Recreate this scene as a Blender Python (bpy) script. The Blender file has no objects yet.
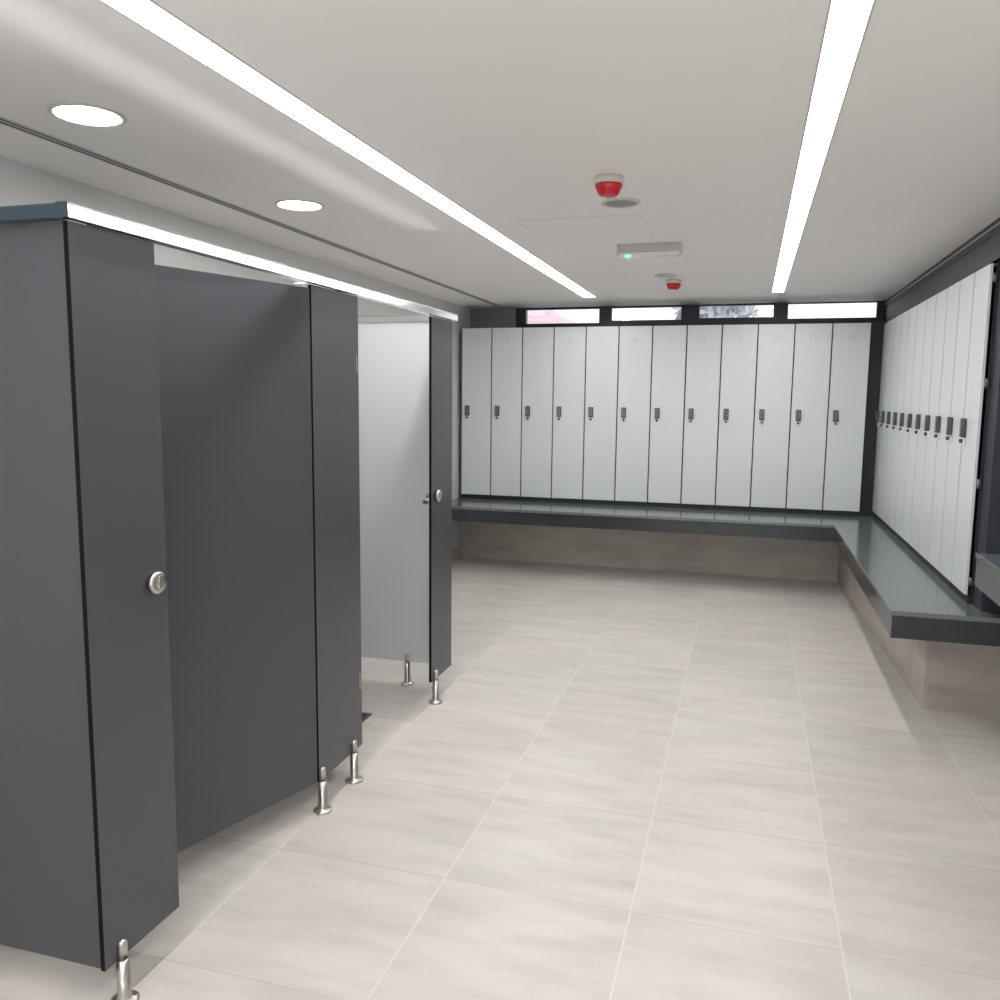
import bpy, bmesh, math, random
from mathutils import Vector, Matrix
random.seed(7)
scn = bpy.context.scene
C = scn.collection

# ------------------------------------------------------------------ helpers
def newbm(): return bmesh.new()

def box(bm, x0, x1, y0, y1, z0, z1, mi=0, bev=0.0, seg=2):
    r = bmesh.ops.create_cube(bm, size=1.0)
    vs = r['verts']
    for v in vs:
        v.co.x = x0 + (v.co.x + .5) * (x1 - x0)
        v.co.y = y0 + (v.co.y + .5) * (y1 - y0)
        v.co.z = z0 + (v.co.z + .5) * (z1 - z0)
    fs = list({f for v in vs for f in v.link_faces})
    for f in fs: f.material_index = mi
    if bev > 0:
        es = list({e for v in vs for e in v.link_edges})
        rr = bmesh.ops.bevel(bm, geom=es, offset=bev, segments=seg, profile=.7, affect='EDGES', clamp_overlap=True)
        for f in rr['faces']:
            f.material_index = mi
            f.smooth = True
    return vs

def lathe(bm, prof, n=24, axis='Z', origin=(0, 0, 0), mi=0, smooth=True, close=True):
    """prof: list of (radius, height); spun about an axis through origin"""
    o = Vector(origin)
    def pt(r, h, a):
        c, s = r * math.cos(a), r * math.sin(a)
        if axis == 'Z': return o + Vector((c, s, h))
        if axis == 'X': return o + Vector((h, c, s))
        return o + Vector((c, h, s))
    rings = []
    for (r, h) in prof:
        rings.append([bm.verts.new(pt(max(r, 1e-5), h, 2 * math.pi * k / n)) for k in range(n)])
    fs = []
    for a, b in zip(rings[:-1], rings[1:]):
        for k in range(n):
            fs.append(bm.faces.new((a[k], a[(k + 1) % n], b[(k + 1) % n], b[k])))
    if close:
        fs.append(bm.faces.new(rings[0])); fs.append(bm.faces.new(rings[-1]))
    for f in fs:
        f.material_index = mi; f.smooth = smooth
    return rings

def prism(bm, pts, z0, z1, mi=0):
    a = [bm.verts.new((x, y, z0)) for x, y in pts]
    b = [bm.verts.new((x, y, z1)) for x, y in pts]
    n = len(pts)
    fs = [bm.faces.new(a), bm.faces.new(b)]
    for k in range(n): fs.append(bm.faces.new((a[k], a[(k + 1) % n], b[(k + 1) % n], b[k])))
    for f in fs: f.material_index = mi
    return fs

def obj(name, bm, mats, parent=None, loc=(0, 0, 0), rotz=0, bevel=0):
    bmesh.ops.recalc_face_normals(bm, faces=bm.faces)
    me = bpy.data.meshes.new(name)
    bm.to_mesh(me); bm.free()
    for m in (mats if isinstance(mats, (list, tuple)) else [mats]): me.materials.append(m)
    o = bpy.data.objects.new(name, me)
    C.objects.link(o)
    o.location = loc; o.rotation_euler = (0, 0, rotz)
    if parent: o.parent = parent
    if bevel:
        md = o.modifiers.new('bevel', 'BEVEL'); md.width = bevel; md.segments = 2; md.limit_method = 'ANGLE'
    return o

def tag(o, label=None, cat=None, group=None, kind=None):
    if label: o['label'] = label
    if cat: o['category'] = cat
    if group: o['group'] = group
    if kind: o['kind'] = kind
    return o

def thing(name, label, cat, loc=(0, 0, 0), rotz=0, group=None):
    o = bpy.data.objects.new(name, None); C.objects.link(o)
    o.empty_display_size = .1
    o.location = loc; o.rotation_euler = (0, 0, rotz)
    return tag(o, label, cat, group)

def struct(name, bm, m, label=None, parent=None):
    o = obj(name, bm, m, parent)
    if parent is None: tag(o, label, None, None, 'structure')
    return o

def copy_tree(o, parent=None):
    c = o.copy(); C.objects.link(c); c.parent = parent
    for ch in [k for k in bpy.data.objects if k.parent == o]:
        copy_tree(ch, c)
    return c

# ------------------------------------------------------------------ materials
def mat(name):
    m = bpy.data.materials.new(name); m.use_nodes = True
    nt = m.node_tree
    b = nt.nodes['Principled BSDF']
    return m, nt, b

def N(nt, t, **kw):
    n = nt.nodes.new(t)
    for k, v in kw.items(): setattr(n, k, v)
    return n

def srgb(r, g, b):
    f = lambda c: (c / 255 / 12.92) if c / 255 <= .04045 else ((c / 255 + .055) / 1.055) ** 2.4
    return (f(r), f(g), f(b), 1)

def simple(name, col, rough=.5, metal=0, noise=.04, nscale=6, bump=0, spec=.5, coord='Object'):
    m, nt, b = mat(name)
    tc = N(nt, 'ShaderNodeTexCoord')
    nz = N(nt, 'ShaderNodeTexNoise'); nz.inputs['Scale'].default_value = nscale; nz.inputs['Detail'].default_value = 4
    nt.links.new(tc.outputs[coord], nz.inputs['Vector'])
    mr = N(nt, 'ShaderNodeMapRange')
    mr.inputs['To Min'].default_value = 1 - noise; mr.inputs['To Max'].default_value = 1 + noise
    nt.links.new(nz.outputs['Fac'], mr.inputs['Value'])
    hs = N(nt, 'ShaderNodeHueSaturation'); hs.inputs['Color'].default_value = col
    nt.links.new(mr.outputs['Result'], hs.inputs['Value'])
    nt.links.new(hs.outputs['Color'], b.inputs['Base Color'])
    b.inputs['Roughness'].default_value = rough
    b.inputs['Metallic'].default_value = metal
    b.inputs['Specular IOR Level'].default_value = spec
    if bump:
        bp = N(nt, 'ShaderNodeBump'); bp.inputs['Strength'].default_value = bump; bp.inputs['Distance'].default_value = .002
        n2 = N(nt, 'ShaderNodeTexNoise'); n2.inputs['Scale'].default_value = nscale * 40
        nt.links.new(tc.outputs[coord], n2.inputs['Vector'])
        nt.links.new(n2.outputs['Fac'], bp.inputs['Height']); nt.links.new(bp.outputs['Normal'], b.inputs['Normal'])
    return m

def emis(name, col, s):
    m, nt, b = mat(name)
    b.inputs['Base Color'].default_value = col
    b.inputs['Emission Color'].default_value = col
    b.inputs['Emission Strength'].default_value = s
    return m

def tile_mat(name, base, var, grout, rough, axes='XY', off=(0, 0, 0), tile=.61, streak_axis=0, bumps=.15, warm=.9):
    """large porcelain tiles with faint streaks running along one axis; joints on a square grid"""
    m, nt, b = mat(name)
    L = nt.links.new
    tc = N(nt, 'ShaderNodeTexCoord')
    mp = N(nt, 'ShaderNodeMapping')
    mp.inputs['Location'].default_value = off
    L(tc.outputs['Object'], mp.inputs['Vector'])
    sp = N(nt, 'ShaderNodeSeparateXYZ'); L(mp.outputs['Vector'], sp.inputs['Vector'])
    def M(op, a, bb=None):
        n = N(nt, 'ShaderNodeMath', operation=op)
        for i, v in enumerate((a, bb)):
            if v is None: continue
            if isinstance(v, (int, float)): n.inputs[i].default_value = v
            else: L(v, n.inputs[i])
        return n.outputs[0]
    ids, edge = [], []
    for ax in axes:
        o = sp.outputs[ax]
        q = M('DIVIDE', o, tile)
        ids.append(M('FLOOR', q))
        fr = M('FRACT', q)
        d = M('MINIMUM', fr, M('SUBTRACT', 1.0, fr))
        edge.append(M('MULTIPLY', d, tile))
    dmin = M('MINIMUM', edge[0], edge[1])
    g = N(nt, 'ShaderNodeMapRange'); L(dmin, g.inputs['Value'])
    g.inputs['From Min'].default_value = .0014; g.inputs['From Max'].default_value = .003
    cid = N(nt, 'ShaderNodeCombineXYZ'); L(ids[0], cid.inputs[0]); L(ids[1], cid.inputs[1])
    wn = N(nt, 'ShaderNodeTexWhiteNoise', noise_dimensions='3D'); L(cid.outputs[0], wn.inputs['Vector'])
    # streaks: coordinates stretched, shifted per tile
    sh = N(nt, 'ShaderNodeVectorMath', operation='SCALE'); L(wn.outputs['Color'], sh.inputs[0]); sh.inputs['Scale'].default_value = 20
    ad = N(nt, 'ShaderNodeVectorMath', operation='ADD'); L(mp.outputs['Vector'], ad.inputs[0]); L(sh.outputs[0], ad.inputs[1])
    st = N(nt, 'ShaderNodeMapping')
    sc = [5.5, 5.5, 5.5]; sc[streak_axis] = 1.3
    st.inputs['Scale'].default_value = sc
    L(ad.outputs[0], st.inputs['Vector'])
    n1 = N(nt, 'ShaderNodeTexNoise'); n1.inputs['Scale'].default_value = 1.6; n1.inputs['Detail'].default_value = 7; n1.inputs['Roughness'].default_value = .62
    L(st.outputs[0], n1.inputs['Vector'])
    n2 = N(nt, 'ShaderNodeTexNoise'); n2.inputs['Scale'].default_value = 2.2; n2.inputs['Detail'].default_value = 3
    L(ad.outputs[0], n2.inputs['Vector'])
    cr = N(nt, 'ShaderNodeMix', data_type='RGBA'); L(n1.outputs['Fac'], cr.inputs[0])
    mr = N(nt, 'ShaderNodeMapRange'); L(n1.outputs['Fac'], mr.inputs['Value'])
    mr.inputs['From Min'].default_value = .28; mr.inputs['From Max'].default_value = .6
    L(mr.outputs[0], cr.inputs[0])
    d = [max(0, c * (1 - var)) for c in base[:3]] + [1]
    u = [min(1, c * (1 + var * .6)) for c in base[:3]] + [1]
    cr.inputs[6].default_value = d; cr.inputs[7].default_value = u
    # faint warm / cool clouding
    c2 = N(nt, 'ShaderNodeMix', data_type='RGBA', blend_type='MULTIPLY'); c2.inputs[0].default_value = warm
    rmp = N(nt, 'ShaderNodeMix', data_type='RGBA'); L(n2.outputs['Fac'], rmp.inputs[0])
    rmp.inputs[6].default_value = (.93, .96, .95, 1); rmp.inputs[7].default_value = (1.0, .955, .93, 1)
    L(cr.outputs[2], c2.inputs[6]); L(rmp.outputs[2], c2.inputs[7])
    hs = N(nt, 'ShaderNodeHueSaturation'); L(c2.outputs[2], hs.inputs['Color'])
    mv = N(nt, 'ShaderNodeMapRange'); L(wn.outputs['Value'], mv.inputs['Value']); mv.inputs['To Min'].default_value = .945; mv.inputs['To Max'].default_value = 1.03
    L(mv.outputs[0], hs.inputs['Value'])
    isx = M('LESS_THAN', edge[0], edge[1])
    gc = N(nt, 'ShaderNodeMix', data_type='RGBA'); L(isx, gc.inputs[0])
    gc.inputs[6].default_value = [c * .68 for c in grout[:3]] + [1]; gc.inputs[7].default_value = grout
    fin = N(nt, 'ShaderNodeMix', data_type='RGBA'); L(g.outputs[0], fin.inputs[0])
    L(gc.outputs[2], fin.inputs[6]); L(hs.outputs[0], fin.inputs[7])
    L(fin.outputs[2], b.inputs['Base Color'])
    rr = N(nt, 'ShaderNodeMapRange'); L(n1.outputs['Fac'], rr.inputs['Value']); rr.inputs['To Min'].default_value = rough - .06; rr.inputs['To Max'].default_value = rough + .08
    L(rr.outputs[0], b.inputs['Roughness'])
    bp = N(nt, 'ShaderNodeBump'); bp.inputs['Strength'].default_value = bumps; bp.inputs['Distance'].default_value = .001
    L(g.outputs[0], bp.inputs['Height']); L(bp.outputs[0], b.inputs['Normal'])
    return m

M_floor = tile_mat('floor_tile', srgb(209, 205, 201), .13, srgb(222, 218, 214), .36, 'XY', (.285, 0, 0), streak_axis=0)
M_base_y = tile_mat('base_tile_side', srgb(182, 175, 168), .20, srgb(186, 180, 174), .38, 'YZ', (0, -.02, .2), streak_axis=1)
M_base_x = tile_mat('base_tile_front', srgb(182, 175, 168), .20, srgb(178, 171, 165), .38, 'XZ', (.3, 0, .2), streak_axis=0)
M_ceil = simple('ceiling_plaster', srgb(243, 240, 238), .6, noise=.012, nscale=1.2)
M_wall = simple('wall_plaster', srgb(213, 213, 211), .6, noise=.02, nscale=2)
M_navy = simple('navy_laminate', srgb(37, 43, 53), .5, noise=.04, nscale=3)
M_navyfr = simple('navy_frame', srgb(40, 44, 56), .45, noise=.04, nscale=3)
M_slate = simple('slate_panel', srgb(140, 144, 152), .55, noise=.05, nscale=3)
M_black = simple('black_core', srgb(5, 5, 7), .6, noise=.05, spec=.2)
M_carc = simple('carcass_black', srgb(34, 36, 42), .6, noise=.05)
M_grey = simple('charcoal_laminate', srgb(75, 76, 81), .34, noise=.025, nscale=1.5, bump=.02)
M_white = simple('white_laminate', srgb(222, 224, 226), .4, noise=.012, nscale=1.5)
M_door = simple('locker_door_laminate', srgb(217, 221, 224), .33, noise=.015, nscale=2)
M_num = simple('number_vinyl', srgb(203, 205, 205), .5, noise=.01)
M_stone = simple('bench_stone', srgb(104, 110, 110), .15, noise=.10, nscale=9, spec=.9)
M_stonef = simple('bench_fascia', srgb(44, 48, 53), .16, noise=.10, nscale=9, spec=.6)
M_cfas = simple('counter_fascia', srgb(100, 103, 100), .3, noise=.1, nscale=9)
M_steel = simple('brushed_steel', srgb(196, 192, 186), .28, metal=1, noise=.05, nscale=20)
M_alu = simple('satin_aluminium', srgb(238, 239, 241), .13, metal=1, noise=.02, nscale=8)
M_railend = simple('rail_reflection_tint', srgb(60, 74, 84), .35, metal=.4, noise=.12, nscale=3)  # aluminium rail ends: blue-grey reflection of the room put into the colour
M_lock = simple('lock_body', srgb(74, 76, 80), .4, noise=.05)
M_key = simple('lock_keys', srgb(160, 162, 165), .4, noise=.05)
M_plate = simple('lock_plate', srgb(240, 240, 240), .3, metal=.3, noise=.03)
M_red = simple('red_lens', srgb(196, 30, 44), .25, noise=.05)
M_plast = simple('white_plastic', srgb(205, 204, 196), .45, noise=.02)
M_plgrey = simple('grey_plastic', srgb(186, 186, 182), .45, noise=.03)
M_mesh = simple('speaker_mesh', srgb(158, 155, 153), .6, noise=.08, nscale=60)
M_hinge = simple('hinge_steel', srgb(130, 130, 128), .45, metal=1, noise=.05)
M_hatch = simple('hatch_frame', srgb(222, 219, 217), .6, noise=.01)
M_slot = simple('slot_dark', srgb(52, 54, 60), .6, noise=.05)
M_drain = simple('drain_dark', srgb(82, 80, 78), .4, noise=.1, nscale=20)
M_led = emis('led_strip', (1, .985, .97, 1), 20)
M_dl = emis('downlight_led', (1, .975, .95, 1), 30)
M_green = emis('green_indicator', (.15, 1, .55, 1), 1.6)
M_leaf = simple('leaves', srgb(182, 184, 190), .8, noise=.3, nscale=5)
M_bark = simple('bark', srgb(120, 115, 110), .8, noise=.2)
M_pink = simple('pink_render', srgb(232, 222, 227), .8, noise=.05)
M_roof = simple('roof_tile', srgb(224, 198, 206), .8, noise=.08)

def glass_mat():
    m, nt, b = mat('window_glass')
    nt.nodes.remove(b)
    out = nt.nodes['Material Output']
    t = N(nt, 'ShaderNodeBsdfTransparent'); t.inputs['Color'].default_value = (.97, .98, .98, 1)
    g = N(nt, 'ShaderNodeBsdfGlossy'); g.inputs['Roughness'].default_value = .03
    f = N(nt, 'ShaderNodeFresnel'); f.inputs['IOR'].default_value = 1.45
    mx = N(nt, 'ShaderNodeMixShader')
    nt.links.new(f.outputs[0], mx.inputs[0]); nt.links.new(t.outputs[0], mx.inputs[1]); nt.links.new(g.outputs[0], mx.inputs[2])
    nt.links.new(mx.outputs[0], out.inputs['Surface'])
    return m
M_glass = glass_mat()
M_cover = simple('clear_cover', srgb(224, 224, 220), .2, noise=.01)

# ------------------------------------------------------------------ dimensions
YB = 8.08       # window wall
XL = -2.70      # left wall
XRW = 1.62      # right wall
Y0 = -2.2       # wall behind the camera
H = 2.44
D = 7.68        # back locker doors
ZT, ZBOT = 2.222, .636
XR = 1.05       # right locker doors
YR = 4.505
W = .30

# ------------------------------------------------------------------ room shell
bm = newbm(); box(bm, XL - .1, XRW + .1, Y0 - .1, YB + .1, -.1, 0); struct('floor', bm, M_floor)
bm = newbm(); box(bm, XL - .1, XRW + .1, Y0 - .1, YB + .1, H, H + .1)
struct('ceiling', bm, M_ceil)
bm = newbm(); box(bm, XL - .1, XL, Y0, YB, 0, H); struct('wall_left', bm, M_wall)
bm = newbm(); box(bm, XRW, XRW + .1, Y0, YB, 0, H); struct('wall_right', bm, M_wall)
bm = newbm(); box(bm, XL, XRW, Y0 - .1, Y0, 0, H); struct('wall_front', bm, M_wall)
# window wall with four clerestory openings
wins = [(-2.145, -1.41, 2.283, 2.428), (-1.305, -.643, 2.302, 2.430), (-.49, .172, 2.312, 2.432), (.284, 1.03, 2.295, 2.436)]
bm = newbm()
box(bm, XL, XRW, YB, YB + .1, 0, 2.283)
xs = [XL] + [v for w in wins for v in w[:2]] + [XRW]
for k in range(0, len(xs), 2): box(bm, xs[k], xs[k + 1], YB, YB + .1, 2.283, H)
for (a, b_, z0, z1) in wins:
    if z0 > 2.284: box(bm, a, b_, YB, YB + .1, 2.283, z0)
    box(bm, a, b_, YB, YB + .1, z1, H)
struct('wall_back', bm, M_navyfr)
for i, (a, b_, z0, z1) in enumerate(wins):
    w = thing('window_%d' % (i + 1), None, None, ((a + b_) / 2, YB, z0)); w['kind'] = 'structure'
    hw, h = (b_ - a) / 2, z1 - z0
    t = .006
    bm = newbm()
    box(bm, -hw, hw, .004, .05, 0, t); box(bm, -hw, hw, .004, .05, h - t, h)
    box(bm, -hw, -hw + t, .004, .05, t, h - t); box(bm, hw - t, hw, .004, .05, t, h - t)
    obj('window_frame', bm, M_navyfr, w)
    bm = newbm(); box(bm, -hw + t, hw - t, .02, .024, t, h - t); obj('pane', bm, M_glass, w)
# slate infill left of the windows
bm = newbm(); box(bm, XL, -2.235, YB - .02, YB, 2.23, H)
struct('trim_1', bm, M_slate)
# bulkhead above right lockers, with thin trim strips
bm = newbm(); box(bm, 1.085, XRW, Y0, YB, 2.245, H - .001)
box(bm, 1.081, 1.085, Y0, YB, 2.37, 2.376); 
struct('trim_2', bm, M_navy)
bm = newbm(); box(bm, 1.078, 1.085, Y0, YB, 2.405, 2.412)
struct('trim_3', bm, M_plgrey)
bm = newbm(); box(bm, XL, XL + .012, Y0, 7.74, 0, .10)
struct('baseboard_left', bm, M_base_y)

# ------------------------------------------------------------------ ceiling fittings
def strip(x, y0, y1, w, label):
    t = thing('linear_light', label, 'ceiling light', (x, y0, H), 0, 'recessed linear ceiling lights')
    L = y1 - y0
    bm = newbm()
    box(bm, -w / 2 - .006, -w / 2, 0, L, -.003, 0); box(bm, w / 2, w / 2 + .006, 0, L, -.003, 0)
    box(bm, -w / 2, w / 2, L - .006, L, -.003, 0); box(bm, -w / 2, w / 2, 0, .006, -.003, 0)
    obj('trim_frame', bm, M_plast, t)
    bm = newbm(); box(bm, -w / 2, w / 2, .006, L - .006, -.002, 0)
    obj('diffuser', bm, M_led, t)
strip(-1.365, -1.6, 7.30, .10, 'long bright recessed strip light on the ceiling, the one nearer the charcoal cubicles')
strip(.175, -1.6, 7.27, .085, 'long bright recessed strip light on the ceiling, the one nearer the right row of lockers')

# slot diffuser line along left side
t = thing('slot_diffuser', 'long thin dark double slot in the ceiling running above the cubicles', 'air vent', (-2.34, -1.6, H))
bm = newbm()
L = 7.76 + 1.6
box(bm, -.026, -.020, 0, L, -.0035, 0); box(bm, .020, .026, 0, L, -.0035, 0); box(bm, -.005, .005, 0, L, -.003, 0)
obj('frame', bm, M_plgrey, t)
bm = newbm(); box(bm, -.020, -.005, 0, L, -.002, 0); obj('slot', bm, M_slot, t)
bm = newbm(); box(bm, .005, .020, 0, L, -.002, 0); obj('slot', bm, M_slot, t)

def downlight(x, y, label):
    t = thing('downlight', label, 'ceiling light', (x, y, H), 0, 'round recessed downlights above the cubicles')
    bm = newbm()
    lathe(bm, [(.112, 0), (.112, -.003), (.104, -.006), (.098, -.005), (.096, 0)], 40)
    obj('bezel', bm, M_plast, t)
    bm = newbm(); lathe(bm, [(.096, 0), (.096, -.003), (.05, -.0045), (.0, -.005)], 40)
    obj('diffuser', bm, M_dl, t)
downlight(-2.02, 3.555, 'round glowing recessed downlight above the nearer cubicle, fully in view')
downlight(-2.03, 2.275, 'round recessed downlight nearest the camera, above the cubicle row corner')

def sounder(x, y, s, label):
    t = thing('fire_sounder', label, 'fire alarm', (x, y, H), 0, 'red ceiling fire sounders')
    bm = newbm()
    lathe(bm, [(.066 * s, 0), (.068 * s, -.010 * s), (.066 * s, -.026 * s), (.060 * s, -.032 * s), (.0, -.032 * s)], 32)
    obj('base', bm, M_plast, t)
    bm = newbm()
    lathe(bm, [(.0, -.032 * s), (.062 * s, -.032 * s), (.062 * s, -.040 * s), (.048 * s, -.072 * s), (.038 * s, -.080 * s), (.0, -.082 * s)], 32)
    obj('red_lens', bm, M_red, t)
sounder(-.573, 3.42, .88, 'larger looking red and white fire sounder on ceiling beside the round speaker grille')
sounder(-.575, 6.40, .84, 'small red fire sounder on ceiling beyond the emergency light, near the windows')

def disc(x, y, r, label, name, cat, m):
    t = thing(name, label, cat, (x, y, H))
    bm = newbm(); lathe(bm, [(r, 0), (r, -.004), (r * .93, -.008), (r * .80, -.007), (r * .79, 0)], 40); obj('ring', bm, M_plast, t)
    bm = newbm(); lathe(bm, [(r * .79, 0), (r * .79, -.005), (0, -.006)], 40); obj('grille', bm, m, t)
disc(-.59, 3.85, .088, 'round grey speaker grille flush in ceiling just behind the nearer red sounder', 'ceiling_speaker', 'speaker', M_mesh)
disc(-.61, 6.13, .078, 'flat round pale plate on ceiling just before the far red sounder', 'ceiling_plate', 'ceiling plate', M_plast)

t = thing('emergency_light', 'long white emergency light box on ceiling with a green indicator glow', 'emergency light', (-.585, 4.93, H))
bm = newbm(); box(bm, -.178, .178, -.05, .05, -.045, 0, 0, .004); obj('housing', bm, M_plgrey, t)
bm = newbm(); box(bm, -.17, .17, -.046, .046, -.063, -.045, 0, .006); obj('diffuser_cover', bm, M_cover, t)
for sx in (-1, 1):
    bm = newbm(); box(bm, sx * .18 - .006, sx * .18 + .006, -.018, .018, -.058, -.03, 0, .002)
    obj('end_clip', bm, M_plast, t)
bm = newbm(); lathe(bm, [(0, -.0), (.017, -.003), (.017, -.008), (0, -.018)], 18, 'Z', (-.118, -.038, -.058)); obj('green_led', bm, M_green, t)

# ceiling access hatch: thin frame lines
t = thing('access_hatch', 'square flush access hatch in ceiling left of the emergency light', 'hatch', (-.84, 4.42, H))
bm = newbm(); a = .30
box(bm, -a, a, -a, a, -.0015, 0); obj('panel', bm, M_ceil, t)
bm = newbm()
a, b_ = .301, .3035
box(bm, -b_, b_, -b_, -a, -.002, 0); box(bm, -b_, b_, a, b_, -.002, 0)
box(bm, -b_, -a, -a, a, -.002, 0); box(bm, a, b_, -a, a, -.002, 0)
obj('frame', bm, M_hatch, t)

# ------------------------------------------------------------------ lockers
def text_mesh(s, size):
    cu = bpy.data.curves.new('number', 'FONT'); cu.body = s; cu.size = size; cu.align_x = 'CENTER'; cu.align_y = 'CENTER'; cu.extrude = .0004
    o = bpy.data.objects.new('number', cu); C.objects.link(o)
    dg = bpy.context.evaluated_depsgraph_get()
    me = bpy.data.meshes.new_from_object(o.evaluated_get(dg))
    bpy.data.objects.remove(o)
    me.materials.clear(); me.materials.append(M_num)
    return me

# a locker faces -Y in its own frame, origin at the bottom left front corner of its door
def make_locker(depth, open_gap, lock_x, g=.0052):
    r = thing('locker', 'x', 'locker')
    w, hh = W, ZT - ZBOT
    bm = newbm()
    t = .012; e = .0008
    y0, y1 = open_gap, depth
    box(bm, e, t, y0, y1, 0, hh); box(bm, w - t, w - e, y0, y1, 0, hh)
    box(bm, t, w - t, y0, y1, 0, t); box(bm, t, w - t, y0, y1, hh - t, hh)
    box(bm, t, w - t, y1 - .006, y1, t, hh - t)
    box(bm, t, w - t, y0 + .03, y1 - .006, hh * .78, hh * .78 + t)
    obj('carcass', bm, M_carc, r)
    bm = newbm()
    box(bm, g, w - g, 0, .013, .002, hh - .002, 0, .0015)
    d = obj('door', bm, M_door, r)
    # combination lock: rounded dark body, rows of keys
    bm = newbm()
    zl = 1.446 - ZBOT
    box(bm, lock_x - .021, lock_x + .021, -.024, 0, zl - .048, zl + .048, 0, .008, 3)
    lk = obj('combination_lock', bm, M_lock, d)
    bm = newbm()
    for i in range(2):
        for j in range(5):
            xx = lock_x - .008 + i * .016; zz = zl + .034 - j * .015
            box(bm, xx - .0045, xx + .0045, -.026, -.0238, zz - .004, zz + .004, 0, .001)
    obj('lock_keypad', bm, M_key, d)
    bm = newbm()
    box(bm, lock_x - .017, lock_x + .017, -.010, 0, zl - .088, zl - .050, 0, .006, 3)
    lathe(bm, [(0, -.026), (.010, -.025), (.011, -.010)], 16, 'Y', (lock_x, 0, zl - .066), mi=1)
    obj('lock_plate', bm, [M_plate, M_lock], d)
    return r

ordn = ['first', 'second', 'third', 'fourth', 'fifth', 'sixth', 'seventh', 'eighth', 'ninth', 'tenth', 'eleventh', 'twelfth']
proto = make_locker(.37, .026, .062)
row = []
for i in range(12):
    o = proto if i == 0 else copy_tree(proto)
    o.location = (-2.66 + W * i, D, ZBOT)
    if i == 0: lab = 'tall white back row locker faintly numbered 1, against the left wall'
    elif i == 11: lab = 'tall white back row locker faintly numbered 12, rightmost beside the dark corner strip'
    else: lab = 'tall white back row locker faintly numbered %d, %s from the left wall' % (i + 1, ordn[i])
    tag(o, lab, 'locker', 'white lockers along the back wall')
    row.append(o)
for i, o in enumerate(row):
    d = [k for k in bpy.data.objects if k.parent == o and k.name.startswith('door')][0]
    n = bpy.data.objects.new('number', text_mesh(str(i + 1), .068)); C.objects.link(n)
    n.parent = d; n.location = (W / 2, -.0006, 2.10 - ZBOT); n.rotation_euler = (math.pi / 2, 0, 0)

side = make_locker(.42, .026, .055, .0095)
def hinge(parent):
    # small steel hinge in the gap behind the door edge (locker frame: right edge is x = W)
    for zz in (2.155, 1.665, 1.185, .705):
        bm = newbm(); z = zz - ZBOT
        lathe(bm, [(.008, -.022), (.008, .022)], 12, 'Z', (W + .004, .020, z))
        box(bm, W - .006, W + .010, .010, .030, z - .016, z + .016, 0, .003)
        box(bm, W + .010, W + .016, .012, .026, z - .006, z + .006, 0, .002)
        obj('hinge', bm, M_hinge, parent)
# right row: rotated so its door faces -X; local x runs toward the camera
for i in range(11):
    o = side if i == 10 else copy_tree(side)
    o.rotation_euler = (0, 0, -math.pi / 2)
    o.location = (XR, YR + W * (i + 1), ZBOT)
    if i == 0: lab = 'tall white right row locker nearest the camera, with steel hinges at its open edge'
    elif i == 10: lab = 'tall white right row locker at the far end, beside the dark room corner'
    else: lab = 'tall white right row locker, %s from the near end of the row' % ordn[i]
    tag(o, lab, 'locker', 'white lockers along the right wall')
    if i == 0: hinge(o)

# ------------------------------------------------------------------ bench (L-shaped stone seat on tiled base)
bench = thing('bench', 'long dark grey L-shaped stone bench on a tiled base below both locker rows', 'bench', (0, 0, 0))
YF, XF, YE = 7.07, .68, 4.235     # front edges of the seat
bm = newbm()
prism(bm, [(XL + .002, YF), (XF, YF), (XF, YE), (XRW - .002, YE), (XRW - .002, YB - .002), (XL + .002, YB - .002)], .572, .595)
obj('seat_slab', bm, M_stone, bench, bevel=.003)
bm = newbm()
prism(bm, [(XL + .002, YF + .008), (XF + .008, YF + .008), (XF + .008, YE + .008), (XRW - .002, YE + .008), (XRW - .002, YE + .04),
           (XF + .04, YE + .04), (XF + .04, YF + .04), (XL + .002, YF + .04)], .462, .572)
obj('seat_fascia', bm, M_stonef, bench)
XBs, YBs, YEs = .925, 7.75, 4.63
XBf = .80
bm = newbm(); prism(bm, [(XBs, YEs), (XBs + .02, YEs), (XBf + .02, YBs + .02), (XBf, YBs + .02)], 0, .571); obj('tiled_base', bm, M_base_y, bench)
bm = newbm(); box(bm, XBs + .02, XRW - .002, YEs, YEs + .02, 0, .571); obj('tiled_base', bm, M_base_x, bench)
bm = newbm(); box(bm, XL + .002, XBf, YBs, YBs + .02, 0, .571); obj('tiled_base', bm, M_base_x, bench)

# dark plinths under the lockers, filler in the corner, end panel
bm = newbm(); box(bm, -2.66, .94, D + .012, D + .30, .596, ZBOT - .001, 0, .001)
tag(obj('plinth', bm, M_carc), 'low black plinth between the back lockers and the stone bench', 'plinth')
bm = newbm(); box(bm, XR + .012, XR + .36, YR, YR + 3.3, .596, ZBOT - .001, 0, .001)
tag(obj('plinth', bm, M_carc), 'low black plinth between the right locker row and the stone bench', 'plinth')
bm = newbm()
box(bm, .945, 1.60, 7.81, 7.825, .596, 2.243, 0, .001); box(bm, .945, .957, 7.825, YB - .001, .596, 2.243, 0, .001)
tag(obj('corner_filler', bm, M_navy), 'tall dark navy filler strip in the corner between the two locker rows', 'panel')
bm = newbm(); box(bm, XR + .035, XRW - .001, YR - .155, YR - .002, .596, 2.244, 0, .001)
tag(obj('end_panel', bm, M_navy), 'tall dark navy end panel closing the near side of the right locker row', 'panel')

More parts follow.
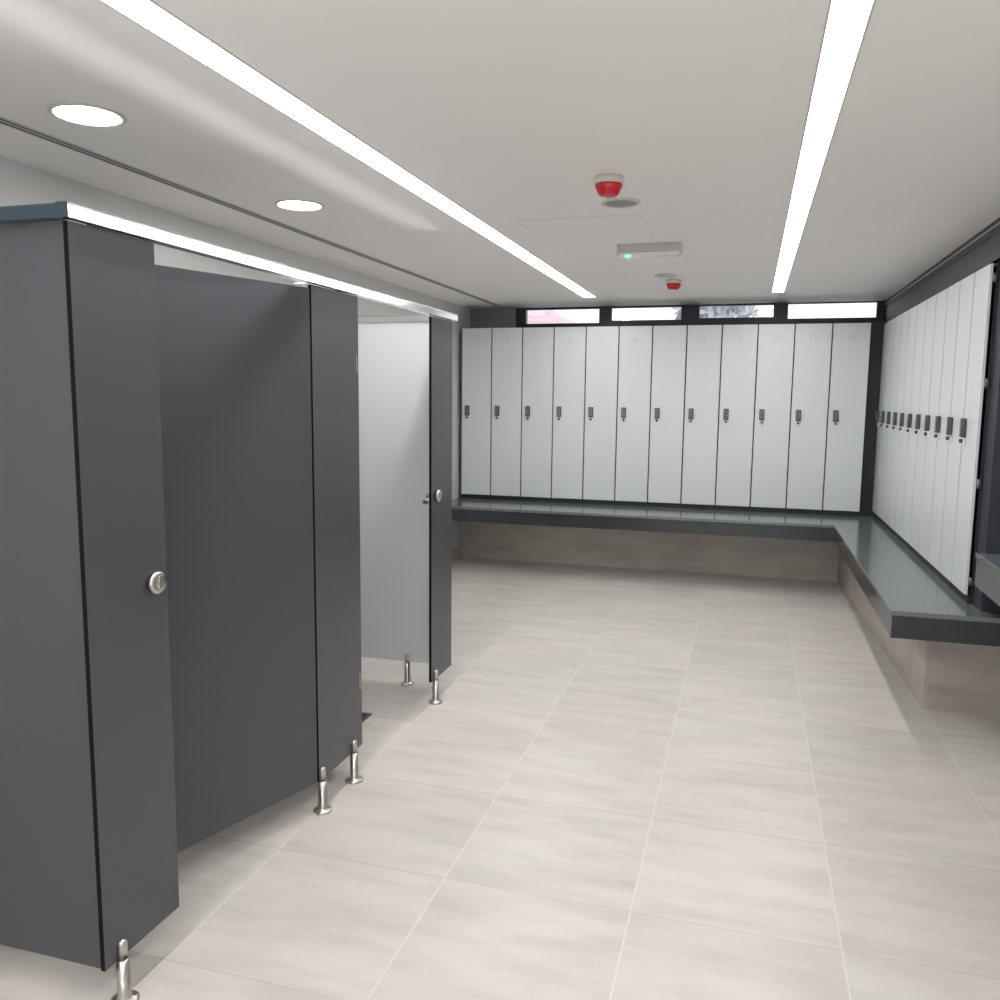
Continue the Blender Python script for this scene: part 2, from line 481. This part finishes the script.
# wall-hung stone counter in front of the end panel
ct = thing('counter', 'wall-hung grey stone counter corner at right edge beside the dark end panel', 'counter', (1.05, YR - .1555, .72))
bm = newbm(); box(bm, -.006, XRW - 1.05, -2.2, 0, .134, .157, 0, .003); obj('counter_top', bm, M_stone, ct)
bm = newbm(); box(bm, 0, .02, -2.19, -.002, 0, .135, 0, .001); obj('fascia', bm, M_cfas, ct)
bm = newbm(); box(bm, .02, XRW - 1.052, -2.19, -.03, .02, .05, 0, .001); obj('underside', bm, M_carc, ct)

# ------------------------------------------------------------------ cubicles
PZ0, PZ1 = .121, 1.962
XF_ = -1.50
cub = thing('cubicle_partition', 'row of two charcoal cubicles with a white top rail and steel feet', 'cubicle', (XF_, 1.603, 0))
OX, OY = XF_, 1.603
def panel(name, x0, x1, y0, y1, z0, z1, faces, parent, loc=(0, 0, 0), rotz=0, m2=None):
    """compact laminate sheet: coloured faces, black core edges"""
    bm = newbm(); box(bm, x0, x1, y0, y1, z0, z1)
    thin = 0 if (x1 - x0) < (y1 - y0) else 1
    bm.normal_update()
    for f in bm.faces:
        f.material_index = 0 if abs(f.normal[thin]) > .9 else 1
    return obj(name, bm, [faces, M_black], parent, loc, rotz, bevel=.0012)
T = .014
def pilaster(y0, y1):
    return panel('pilaster', -T, 0, y0 - OY, y1 - OY, PZ0, PZ1, M_grey, cub)
p1 = pilaster(1.603, 1.893)
p2 = pilaster(2.71, 3.08)
p3 = pilaster(3.885, 4.185)
# near end wall of the block, dividers and the white far side
panel('end_panel', XL - OX + .002, -T - .001, .006, .006 + T, PZ0, PZ1, M_grey, cub)
panel('divider_panel', XL - OX + .002, -T - .001, 2.93 - OY, 2.93 + T - OY, PZ0, PZ1, M_white, cub)
panel('side_panel', XL - OX + .002, -T - .001, 4.168 - OY, 4.168 + T - OY, PZ0, PZ1, M_white, cub)['label'] = 'white side panel'
# doors hinge on the far (first) and near (second) pilaster edges, swinging inwards
def door(hy, length, ang, sgn):
    # local: door runs along -Y from hinge for sgn=-1
    y0, y1 = (-length, 0) if sgn < 0 else (0, length)
    d = panel('door', -T, 0, y0, y1, PZ0, PZ1 - .012, M_grey, cub, (-.004, hy - OY, 0), ang)
    for z in (.40, 1.70):
        bm = newbm()
        lathe(bm, [(.006, z - .035), (.006, z + .035)], 12, 'Z', (-T - .008, 0, 0))
        box(bm, -T - .004, -T - .0005, min(0, sgn * .045), max(0, sgn * .045), z - .025, z + .025, 0, .001)
        obj('hinge', bm, M_steel, d)
    return d
door(2.705, .80, -math.radians(17.5), -1)
door(3.087, .79, math.radians(88), 1)
# locks
def lock(par, y, far):
    s = 1
    bm = newbm()
    lathe(bm, [(.0, .0), (.024, .0), (.024, .006), (.030, .008), (.031, .018), (.027, .024), (.012, .022), (.0, .021)], 28, 'X', (0, y - OY, 1.078))
    obj('indicator_knob', bm, M_steel, par)
    bm = newbm()
    box(bm, .021, .026, y - OY - .003, y - OY + .003, 1.062, 1.094, 0, .001)
    obj('knob_slot', bm, M_steel, par)
    bm = newbm()
    lathe(bm, [(.0, -T), (.026, -T), (.026, -T - .012), (.012, -T - .016), (.012, -T - .034), (.0, -T - .036)], 20, 'X', (0, y - OY, 1.078))
    box(bm, -T - .035, -T, y - OY - .058, y - OY - .02, 1.040, 1.062, 0, .004) if far > 0 else box(bm, -T - .03, -T, y - OY + .01, y - OY + .05, 1.045, 1.065, 0, .003)
    obj('latch', bm, M_steel, par)
lock(p1, 1.834, -1)
lock(p3, 3.945, 1)
# steel feet: round flange, post, thin upper pin clamped in front of the panel
def foot(x, y, r=1.0):
    bm = newbm()
    lathe(bm, [(.036, 0), (.036, .006), (.031, .010), (.020, .012), (.017, .018), (.0165, .120)], 28)
    lathe(bm, [(.0130, .120), (.0130, .163), (.011, .171), (.0, .174)], 20)
    obj('foot', bm, M_steel, cub, (x - OX, y - OY, 0))
for y in (1.66, 2.728, 2.995, 3.935):
    foot(XF_ + .004, y)
foot(-1.745, 4.15)
foot(-2.45, 4.15); foot(-2.2, 1.585); foot(-2.3, 2.915)
# top rails
def rail(name, p0, p1, m, parent=cub):
    (x0, y0), (x1, y1) = p0, p1
    L = math.hypot(x1 - x0, y1 - y0)
    bm = newbm()
    # rounded box profile (across, up), extruded along
    prof = []
    hw, z0, z1, r = .019, PZ1 + .003, PZ1 + .037, .007
    for cx, cz, a0 in ((hw - r, z1 - r, 0), (-hw + r, z1 - r, 90)):
        for k in range(7):
            a = math.radians(a0 + k * 15); prof.append((cx + r * math.cos(a), cz + r * math.sin(a)))
    prof += [(-hw, z0), (hw, z0)]
    A = [bm.verts.new((px, 0, pz)) for px, pz in prof]; B = [bm.verts.new((px, L, pz)) for px, pz in prof]
    n = len(prof)
    for k in range(n):
        f = bm.faces.new((A[k], A[(k + 1) % n], B[(k + 1) % n], B[k])); f.smooth = False
    for q in (A, B): bm.faces.new(q).material_index = 1
    ang = math.atan2(-(x1 - x0), y1 - y0)
    return obj(name, bm, [m, M_railend], parent, (x0 - OX, y0 - OY, 0), ang)
M_railw = simple('rail_white', srgb(245, 246, 248), .25, metal=.0, noise=.01)
rail('top_rail', (XF_ + .004, 1.582), (XF_ + .004, 4.20), M_alu)
rail('top_rail', (XF_ - .016, 1.603), (XL + .002, 1.603), M_railend)
rail('top_rail', (XF_ - .016, 2.937), (XL + .002, 2.937), M_alu)
rail('top_rail', (XF_ - .016, 4.175), (XL + .002, 4.175), M_alu)

bm = newbm(); box(bm, -.13, .13, -.13, .13, 0, .003, 0, .001)
dr = thing('floor_drain', 'dark square floor drain inside the far cubicle', 'drain', (-1.865, 3.555, 0))
obj('frame', bm, M_drain, dr)
bm = newbm()
for k in range(9): box(bm, -.11, .11, -.105 + k * .025, -.095 + k * .025, .003, .005)
obj('grate', bm, M_slot, dr)

# ------------------------------------------------------------------ outside the windows
def leafy(x, y, z, r, n, label):
    t = thing('tree', label, 'tree', (x, y, -1))
    bm = newbm(); lathe(bm, [(.16, 0), (.12, z * .6), (.05, z + 1)], 10); obj('trunk', bm, M_bark, t)
    bm = newbm()
    for k in range(n):
        u = Vector((random.gauss(0, 1), random.gauss(0, 1), random.gauss(0, .7)))
        u = u.normalized() * r * random.random() ** .4
        c = u + Vector((0, 0, z + 1))
        s = random.uniform(.10, .2)
        a = Vector((random.gauss(0, 1), random.gauss(0, 1), random.gauss(0, 1))).normalized()
        b2 = a.orthogonal().normalized()
        vs = [bm.verts.new(c + a * s), bm.verts.new(c + b2 * s * .5), bm.verts.new(c - a * s), bm.verts.new(c - b2 * s * .5)]
        bm.faces.new(vs)
    obj('crown', bm, M_leaf, t)
leafy(-.78, 19, 3.4, .85, 420, 'pale leafless looking tree seen through the third high window')
b = thing('house', 'washed out pinkish building seen through the leftmost high window', 'building', (-6.6, 22, -1))
bm = newbm(); box(bm, -3.0, 1.3, 0, 4, 0, 4.9); obj('wall', bm, M_pink, b)
bm = newbm()
v = [bm.verts.new(p) for p in [(-3.2, -.3, 4.9), (1.9, -.3, 4.5), (1.9, 4.3, 4.5), (-3.2, 4.3, 4.9), (-3.2, 2, 6.2), (-.5, 2, 6.0)]]
for f in [(0, 1, 5, 4), (3, 2, 5, 4), (1, 2, 5), (0, 4, 3), (0, 1, 2, 3)]: bm.faces.new([v[k] for k in f])
obj('roof', bm, M_roof, b)

# ------------------------------------------------------------------ world + lamps
w = bpy.data.worlds.new('sky'); scn.world = w; w.use_nodes = True
bg = w.node_tree.nodes['Background']; bg.inputs['Color'].default_value = (.96, .97, 1, 1); bg.inputs['Strength'].default_value = 1.3


def area(x, y, z, sx, sy, p, rot=(0, 0, 0), col=(1, .985, .97)):
    l = bpy.data.lights.new('area', 'AREA'); l.shape = 'RECTANGLE'; l.size = sx; l.size_y = sy; l.energy = p; l.color = col
    o = bpy.data.objects.new('helper_lamp', l); C.objects.link(o); o.location = (x, y, z); o.rotation_euler = rot
    return o

area(-.2, -1.7, 1.1, 2.6, 1.4, 44, (math.radians(142), 0, 0), (.97, .98, 1))  # added fill lamp behind the camera, aimed up to brighten the ceiling

# added thin lamp in place of the rail's reflected streak on the ceiling
st = area(XF_ + .004, 2.75, PZ1 + .045, .02, 2.9, .26, (0, math.radians(180 - 20), 0)); st.data.spread = math.radians(32); st.name = 'rail_streak_helper'

# ------------------------------------------------------------------ camera
cam = bpy.data.cameras.new('camera'); co = bpy.data.objects.new('camera', cam); C.objects.link(co)
cam.sensor_fit = 'HORIZONTAL'; cam.sensor_width = 36; cam.lens = 839.46 * 36 / 1000; cam.clip_start = .02
r = Vector((.9588, .2838, .0104)).normalized(); u = Vector((-.0444, .1136, .9925)); f = Vector((-.2805, .9521, -.1216))
u = (u - r * u.dot(r)).normalized(); f = u.cross(r)
R3 = Matrix((r, u, -f)).transposed()
if R3.determinant() < 0: R3 = Matrix((r, u, f)).transposed()
co.matrix_world = Matrix.Translation((0, 0, 1.575)) @ R3.to_4x4()
scn.camera = co
scn.view_settings.view_transform = 'Standard'
scn.view_settings.look = 'None'
scn.view_settings.exposure = .22
